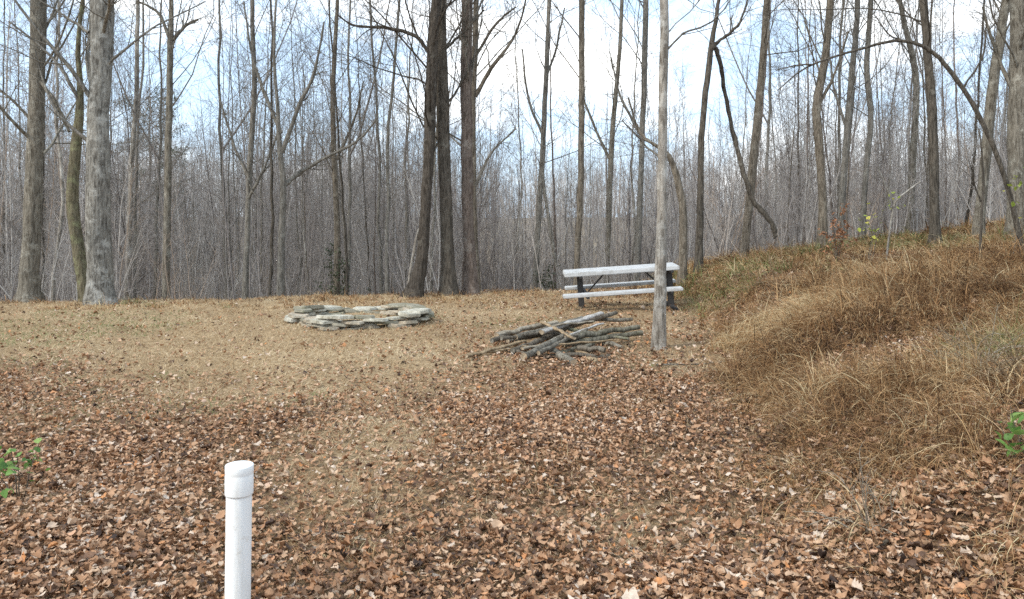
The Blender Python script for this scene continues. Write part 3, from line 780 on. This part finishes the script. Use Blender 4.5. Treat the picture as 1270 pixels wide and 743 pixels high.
ANCH = [(-80, 'left edge'), (40, 'leftmost grey trunk'), (122, 'thick mottled tree'), (207, 'high crotched tree'), (348, 'spreading tree'), (530, 'twin trunks'), (583, 'reddish brown trunk'),
        (718, 'thin tree behind the table'), (817, 'pale foreground tree'), (925, 'hanging broken limb'), (1018, 'sinuous dark trunk'), (1158, 'trunk under the arch'), (1262, 'broad trunk at the right edge'), (1400, 'right edge')]
R = np.random.default_rng(77)
spots = []
tries = 0
while len(spots) < 245 and tries < 9000:
    tries += 1
    d = math.sqrt(R.uniform(19.5 ** 2, 50 ** 2)) if len(spots) > 60 else R.uniform(19, 32)
    px = R.uniform(-60, 1330)
    x = (px - 635) / F * d
    if px > 600 and px < 780 and d < 24: continue
    if 855 < px < 905 and R.random() < .8: continue
    if 590 < px < 850 and R.random() < .5: continue
    if px > 960 and R.random() < .35: continue
    if any((x - a) ** 2 + (d - b) ** 2 < 1.0 for a, b, _ in spots): continue
    spots.append((x, d, px))
spots.sort(key=lambda s: s[1])
TW = dict(wood='grey', grey='light grey', pale='whitish', brown='brown', dark='dark', rust='reddish')
first = {}
near_by = {}
for idx, (x, d, px) in enumerate(spots):
    k = int(R.integers(0, len(PROTO)))
    if d > 30 and k in (2,): k = 0
    tm, cm, bark, H = PROTO[k]
    if k not in first:
        root = empty('wood_tree', (0, 0, 0), '', 'tree')
        link('trunk', tm, None, root); link('crown', cm, None, root); first[k] = root
    else: root = copy_tree(first[k])
    s = R.uniform(.65, 1.15) * (1 - .18 * sm(20, 50, d))
    root.location = (x, d, G(x, d)); root.rotation_euler = (R.normal(0, .03), R.normal(0, .03), R.uniform(0, 6.28)); root.scale = (s * R.uniform(.7, 1.08),) * 2 + (s,)
    root['group'] = 'bare trees standing in the wood'
    if d < 24:
        near_by.setdefault(max(i for i, (a, _) in enumerate(ANCH[:-1]) if a <= px), []).append((px, root, bark))
    else:
        root['label'] = f'slender {TW[bark]} tree deep in the far rows of the bare wood'
ORD = ['first', 'second', 'third', 'fourth', 'fifth', 'sixth', 'seventh', 'eighth', 'ninth', 'tenth', 'eleventh', 'twelfth']
for i, lst in near_by.items():
    lst.sort(key=lambda t: t[0])
    for j, (px, root, bark) in enumerate(lst):
        pos = 'only' if len(lst) == 1 else ORD[min(j, 11)]
        root['label'] = f"{pos} thin front-row {TW[bark]} tree right of the {ANCH[i][1]}"

# ------------------------------------------------------------------ far wood and thicket (cannot be counted)
def far_proto(seed, H):
    R = np.random.default_rng(seed); n = 9
    z = np.linspace(-.5, H, n); off = np.cumsum(R.normal(0, .10, (n, 2)), 0)
    pts = np.column_stack([off, z]); rad = np.interp(z, [0, H], [.075, .012])
    limbs = children(R, pts, rad, 13, .18, .98, (.14 * H, .30 * H), (25, 60), .12, 4, .14, .5, .012)
    br, tw = [], []
    for p, r in limbs: br += children(R, p, r, 5, .2, 1, (.06 * H, .14 * H), (25, 60), .06, 3, .15, .6, .008)
    for p, r in br: tw += children(R, p, r, 3, .2, 1, (.03 * H, .08 * H), (25, 60), .05, 3, .15, .7, .006)
    return join([tubes([(pts, rad)], 5), tubes(limbs, 4), tubes(br, 3), tubes(tw, 3)])
FP = [far_proto(300 + k, h) for k, h in enumerate((8, 9, 10, 11, 8.5, 12))]
R = np.random.default_rng(9)
parts = []
for k in range(1600):
    d = math.sqrt(R.uniform(48 ** 2, 128 ** 2)); x = R.uniform(-.78, .78) * d
    V, Q = FP[int(R.integers(0, 6))]
    a = R.uniform(0, 6.28); s = R.uniform(.55, 1.0) * (1.25 if R.random() < .12 else 1)
    c, sn = math.cos(a) * s, math.sin(a) * s
    Vt = np.column_stack([V[:, 0] * c - V[:, 1] * sn + x, V[:, 0] * sn + V[:, 1] * c + d, V[:, 2] * s + G(x, d)])
    parts.append((Vt, Q))
V, Q = join(parts)
o = link('far_wood', mesh_np('far_wood', V, Q, {'tone': ('FACE', tones(R, parts))}), M_STEMS); o['kind'] = 'stuff'
tag(o, 'grey mass of bare trees far behind the clearing', 'woodland')

def brush_proto(seed):
    R = np.random.default_rng(seed); st, br, tw = [], [], []
    for k in range(6):
        st.append(shoot(R, [R.normal(0, .3), R.normal(0, .3), -.2], [R.normal(0, .25), R.normal(0, .25), 1], R.uniform(1.6, 4.2), R.uniform(.008, .02), 7, .09, .04, .3))
    for p, r in st: br += children(R, p, r, 7, .2, 1, (.4, 1.3), (20, 55), .08, 4, .15, .55, .004)
    for p, r in br: tw += children(R, p, r, 4, .2, 1, (.2, .6), (20, 55), .05, 3, .16, .6, .003)
    return join([tubes(st, 4), tubes(br, 3), tubes(tw, 3)])
BP = [brush_proto(400 + k) for k in range(5)]
def pole_proto(seed):
    R = np.random.default_rng(seed); st, br, tw = [], [], []
    for k in range(3):
        st.append(shoot(R, [R.normal(0, .5), R.normal(0, .5), -.2], [R.normal(0, .12), R.normal(0, .12), 1], R.uniform(5, 9.5), R.uniform(.018, .038), 9, .05, .03, .2))
    for p, r in st: br += children(R, p, r, 20, .12, 1, (.6, 2.0), (25, 62), .08, 5, .14, .5, .006)
    for p, r in br: tw += children(R, p, r, 6, .15, 1, (.25, .9), (20, 60), .05, 4, .16, .6, .0042)
    return join([tubes(st, 5), tubes(br, 3), tubes(tw, 3)])
PP = [pole_proto(500 + k) for k in range(5)]
parts = []
for k in range(1520):
    tall = k >= 650
    d = math.sqrt(R.uniform((21 if tall else 18.5) ** 2, (62 if tall else 50) ** 2)); x = R.uniform(-.74, .74) * d
    if -1.5 < x < 4 and d < 21: continue
    V, Q = (PP if tall else BP)[int(R.integers(0, 5))]
    px = 635 + x / d * 1000
    a = R.uniform(0, 6.28); s = R.uniform(.5, 1.1)
    if tall: s *= .82 + .36 * (px < 540) - .12 * (600 < px < 940)
    c, sn = math.cos(a) * s, math.sin(a) * s
    parts.append((np.column_stack([V[:, 0] * c - V[:, 1] * sn + x, V[:, 0] * sn + V[:, 1] * c + d, V[:, 2] * s + G(x, d)]), Q))
V, Q = join(parts)
o = link('thicket', mesh_np('thicket', V, Q, {'tone': ('FACE', tones(R, parts))}), M_STEMS); o['kind'] = 'stuff'
tag(o, 'tangled bare brush and saplings filling the space under the trees', 'brush')

# ------------------------------------------------------------------ leafy plants
def leafy_plant(name, label, cat, base, stems, nleaf, lsize, mat, seed, stemr=.004, spread=.5, bark='brown', t0=.3, sub=4, droop=.0, stem_len=None):
    R = np.random.default_rng(seed)
    root = empty(name, base, label, cat)
    st, br = [], []
    for h in stems:
        st.append(shoot(R, [R.normal(0, .02), R.normal(0, .02), -.03], [R.normal(0, spread), R.normal(0, spread), 1], h, stemr, 7, .10, -droop, .4))
    for p, r in st: br += children(R, p, r, sub, t0, 1, (.2 * max(stems), .45 * max(stems)), (30, 70), -.02, 5, .14, .6, .0015)
    V, Q = join([tubes(st, 6), tubes(br, 4)])
    link('stems', mesh_np('stems', V, Q), BARK[bark], root)
    pos = []
    src = br + [(p[3:], r) for p, r in st]
    for k in range(nleaf):
        p, _ = src[int(R.integers(0, len(src)))]
        f = R.random() * (len(p) - 1); i = min(int(f), len(p) - 2); pos.append(p[i] * (1 - f + i) + p[i + 1] * (f - i) + R.normal(0, lsize * .35, 3))
    n = nleaf
    V, Q, T = leaf_geo(np.array(pos), R.uniform(0, 6.28, n), R.normal(-.3, .5, n), R.normal(0, .5, n), R.uniform(.6, 1.2, n) * lsize, R.random(n), False, R.normal(.1, .2, n), R.normal(.2, .2, n))
    link('leaves', mesh_np('leaves', V, Q, {'tone': ('FACE', T)}), mat, root)
    return root
def at(px, d): x = (px - 635) / F * d; return (x, d, G(x, d))
leafy_plant('green_plant', 'bright green leafy sprig among brown leaves at the left edge', 'plant', at(22, 4.6), [.5, .42, .36, .46, .3], 55, .055, M_GREEN, 1, spread=.6)
leafy_plant('green_plant', 'bright green leafy sprig on the bank at the right edge', 'plant', at(1278, 3.7), [.36, .32, .26, .3], 40, .065, M_GREEN, 2, spread=.35)
leafy_plant('leafy_sapling', 'sapling with sparse yellow green leaves under the arch', 'sapling', at(1075, 14.5), [1.5, 1.3, 1.0], 40, .085, M_YELLOW, 3, .007, .35, t0=.45)
leafy_plant('leafy_sapling', 'sapling with a few yellow leaves beside the right edge trunk', 'sapling', at(1258, 12), [1.4, 1.2], 20, .08, M_YELLOW, 4, .009, .15, t0=.6)
leafy_plant('leafy_sapling', 'low oak sapling still holding rust coloured leaves on the crest', 'sapling', at(1038, 14.8), [1.0, .9, .8, 1.1, .7, .9], 300, .06, M_RUST, 5, .008, .3, t0=.15, sub=7)
leafy_plant('evergreen_shrub', 'dark evergreen shrub low in the wood right of the spreading tree', 'shrub', at(428, 21), [1.9, 1.7, 1.5, 1.6, 2.0], 420, .075, M_NEEDLE, 6, .014, .25, t0=.15, sub=9)
leafy_plant('evergreen_shrub', 'small dark evergreen shrub left of the picnic table', 'shrub', at(683, 22), [1.3, 1.1, 1.2], 160, .07, M_NEEDLE, 7, .012, .25, t0=.25, sub=8)
# distant pine whose crown shows at the upper left
R = np.random.default_rng(66)
x, d = (185 - 635) / F * 46, 46
root = empty('pine_tree', (x, d, G(x, d)), 'distant dark green pine crown between the mottled tree and the crotched tree', 'pine tree')
z = np.linspace(-.4, 12.2, 18); pts = np.column_stack([np.cumsum(R.normal(0, .03, (18, 2)), 0), z]); rad = np.interp(z, [0, 12.2], [.17, .02])
V, Q = tubes([(pts, rad)], 8, .03); link('trunk', mesh_np('trunk', V, Q), BARK['brown'], root)
lm = children(R, pts, rad, 60, .42, .99, (1.5, 2.6), (65, 95), .03, 5, .08, .3, .012)
tw = []
for p, r in lm: tw += children(R, p, r, 9, .25, 1, (.4, .9), (25, 55), .03, 4, .1, .6, .006)
cr_parts = [tubes(lm, 4), tubes(tw, 3)]
V, Q = join(cr_parts); cr = link('branches', mesh_np('branches', V, Q), BARK['brown'], root)
pos = np.array([p[int(R.integers(1, len(p)))] + R.normal(0, .12, 3) for p, _ in tw for _ in range(9)]); n = len(pos)
V, Q, T = leaf_geo(pos, R.uniform(0, 6.28, n), R.normal(.2, .6, n), R.normal(0, .6, n), R.uniform(.12, .3, n), R.random(n), False, np.zeros(n), np.zeros(n), np.full(n, .25))
link('crown', mesh_np('crown', V, Q, {'tone': ('FACE', T)}), M_NEEDLE, root)

# dry weeds drooping over the bank
def weeds(label, px, d, n, L, seed, tone):
    R = np.random.default_rng(seed)
    b = at(px, d); root = empty('dry_weed', b, label, 'weed')
    st = [shoot(R, [R.normal(0, .05), R.normal(0, .05), -.03], [R.normal(-.25, .5), R.normal(-.35, .35), 1], R.uniform(.6, 1) * L, R.uniform(.003, .006), 9, .10, -.13, .35) for _ in range(n)]
    tw = []
    for p, r in st: tw += children(R, p, r, 4, .4, 1, (.06, .22), (20, 60), -.05, 4, .15, .6, .0015)
    V, Q = join([tubes(st, 5), tubes(tw, 3)]); link('stalks', mesh_np('stalks', V, Q), LOGM[tone], root)
weeds('pale dead weed stalks drooping over the bank near the right edge', 1215, 5.6, 30, .62, 1, 'pale')
weeds('tan dead weed stalks at the very right of the bank', 1262, 5.0, 26, .7, 2, 'tan')
weeds('small grey weed stalks low on the near bank', 1085, 3.7, 14, .4, 3, 'pale')
weeds('thin upright dry weeds on the crest right of the table', 965, 12.5, 16, .9, 4, 'tan')

# fallen sticks on the leaves
for lab, px, py, ang, L, r, k in [('thin dark fallen stick on the slope below the drooping weeds', 1150, 640, .35, .7, .009, 'dark'), ('short pale fallen stick on the leaves right of the white pipe', 420, 668, -.2, .35, .008, 'pale'),
                                  ('pale fallen stick on the path left of the log pile', 520, 500, .8, .5, .010, 'tan'), ('grey fallen stick at the foot of the pale foreground tree', 858, 455, .15, .8, .012, 'grey'),
                                  ('tan fallen stick on the grass patch at bottom centre', 835, 655, .6, .4, .008, 'tan')]:
    R = np.random.default_rng(int(px))
    d = 1.55 * F / (py - 270)
    for _ in range(12):
        x = (px - 635) / F * d; d = (EYE - G(x, d)) * F / (py - 270)
    pts, rad = shoot(R, [-L / 2 * math.cos(ang), -L / 2 * math.sin(ang), .03], [math.cos(ang), math.sin(ang), .0], L, r, 8, .08, 0, .5)
    pts[:, 2] = [.025 + G(x + a, d + b) - G(x, d) for a, b in pts[:, :2]]
    side = children(R, pts, rad, 2, .3, .8, (.08, .18), (30, 50), 0, 4, .1, .6, .003)
    V, Q = join([tubes([(pts, rad)], 7, .06), tubes(side, 5)])
    o = link('fallen_stick', mesh_np('fallen_stick', V, Q), LOGM[k]); o.location = (x, d, G(x, d)); tag(o, lab, 'stick', 'fallen sticks on the ground')

# ------------------------------------------------------------------ daylight under thin cloud
SUN_EL, SUN_AZ = math.radians(42), math.radians(-125)     # azimuth from +Y, clockwise positive
w = bpy.data.worlds.new('World'); scene.world = w; w.use_nodes = True
nt = w.node_tree; bg = nt.nodes['Background']
sky = nt.nodes.new('ShaderNodeTexSky'); sky.sky_type = 'NISHITA'; sky.sun_disc = False
sky.sun_elevation = SUN_EL; sky.sun_rotation = SUN_AZ; sky.air_density = 1.0; sky.dust_density = 1.5
tc = nt.nodes.new('ShaderNodeTexCoord'); mp = nt.nodes.new('ShaderNodeMapping'); mp.inputs['Scale'].default_value = (2.2, 2.2, 5.0)
nt.links.new(tc.outputs['Generated'], mp.inputs['Vector'])
cn = noise(nt, mp.outputs['Vector'], 1.6, 6, .55, .5)
mask = ramp(nt, cn, [(.47, (.08, .08, .08)), (.66, (1, 1, 1))])
blue = mix(nt, .6, sky.outputs['Color'], (5.9, 8.4, 11.4))
c = mix(nt, mask, blue, (12.5, 12.6, 12.4))
nt.links.new(c, bg.inputs['Color']); bg.inputs['Strength'].default_value = .1
sl = bpy.data.lights.new('sun', 'SUN'); sl.energy = 1.5; sl.angle = math.radians(10); sl.color = (1, .95, .86)
so = bpy.data.objects.new('sun', sl); COL.objects.link(so)
dirv = Vector((math.sin(SUN_AZ) * math.cos(SUN_EL), math.cos(SUN_AZ) * math.cos(SUN_EL), math.sin(SUN_EL)))
so.rotation_euler = dirv.to_track_quat('Z', 'Y').to_euler(); so.location = (0, 0, 30)

# ------------------------------------------------------------------ camera
cd = bpy.data.cameras.new('camera'); cam = bpy.data.objects.new('camera', cd); COL.objects.link(cam)
cam.location = (0, 0, EYE); cam.rotation_euler = (math.radians(90), 0, 0)
cd.sensor_width = 36; cd.lens = 36 * F / 1270; cd.shift_y = -(371.5 - 270) / 1270
cd.clip_start = .05; cd.clip_end = 4000
scene.camera = cam
vs = scene.view_settings
vs.view_transform = 'Standard'; vs.look = 'None'; vs.gamma = 1; vs.exposure = 0.87; vs.use_curve_mapping = False
scene.cycles.pixel_filter_width = 1.5
scene.cycles.use_denoising = False
scene.cycles.max_bounces = 6
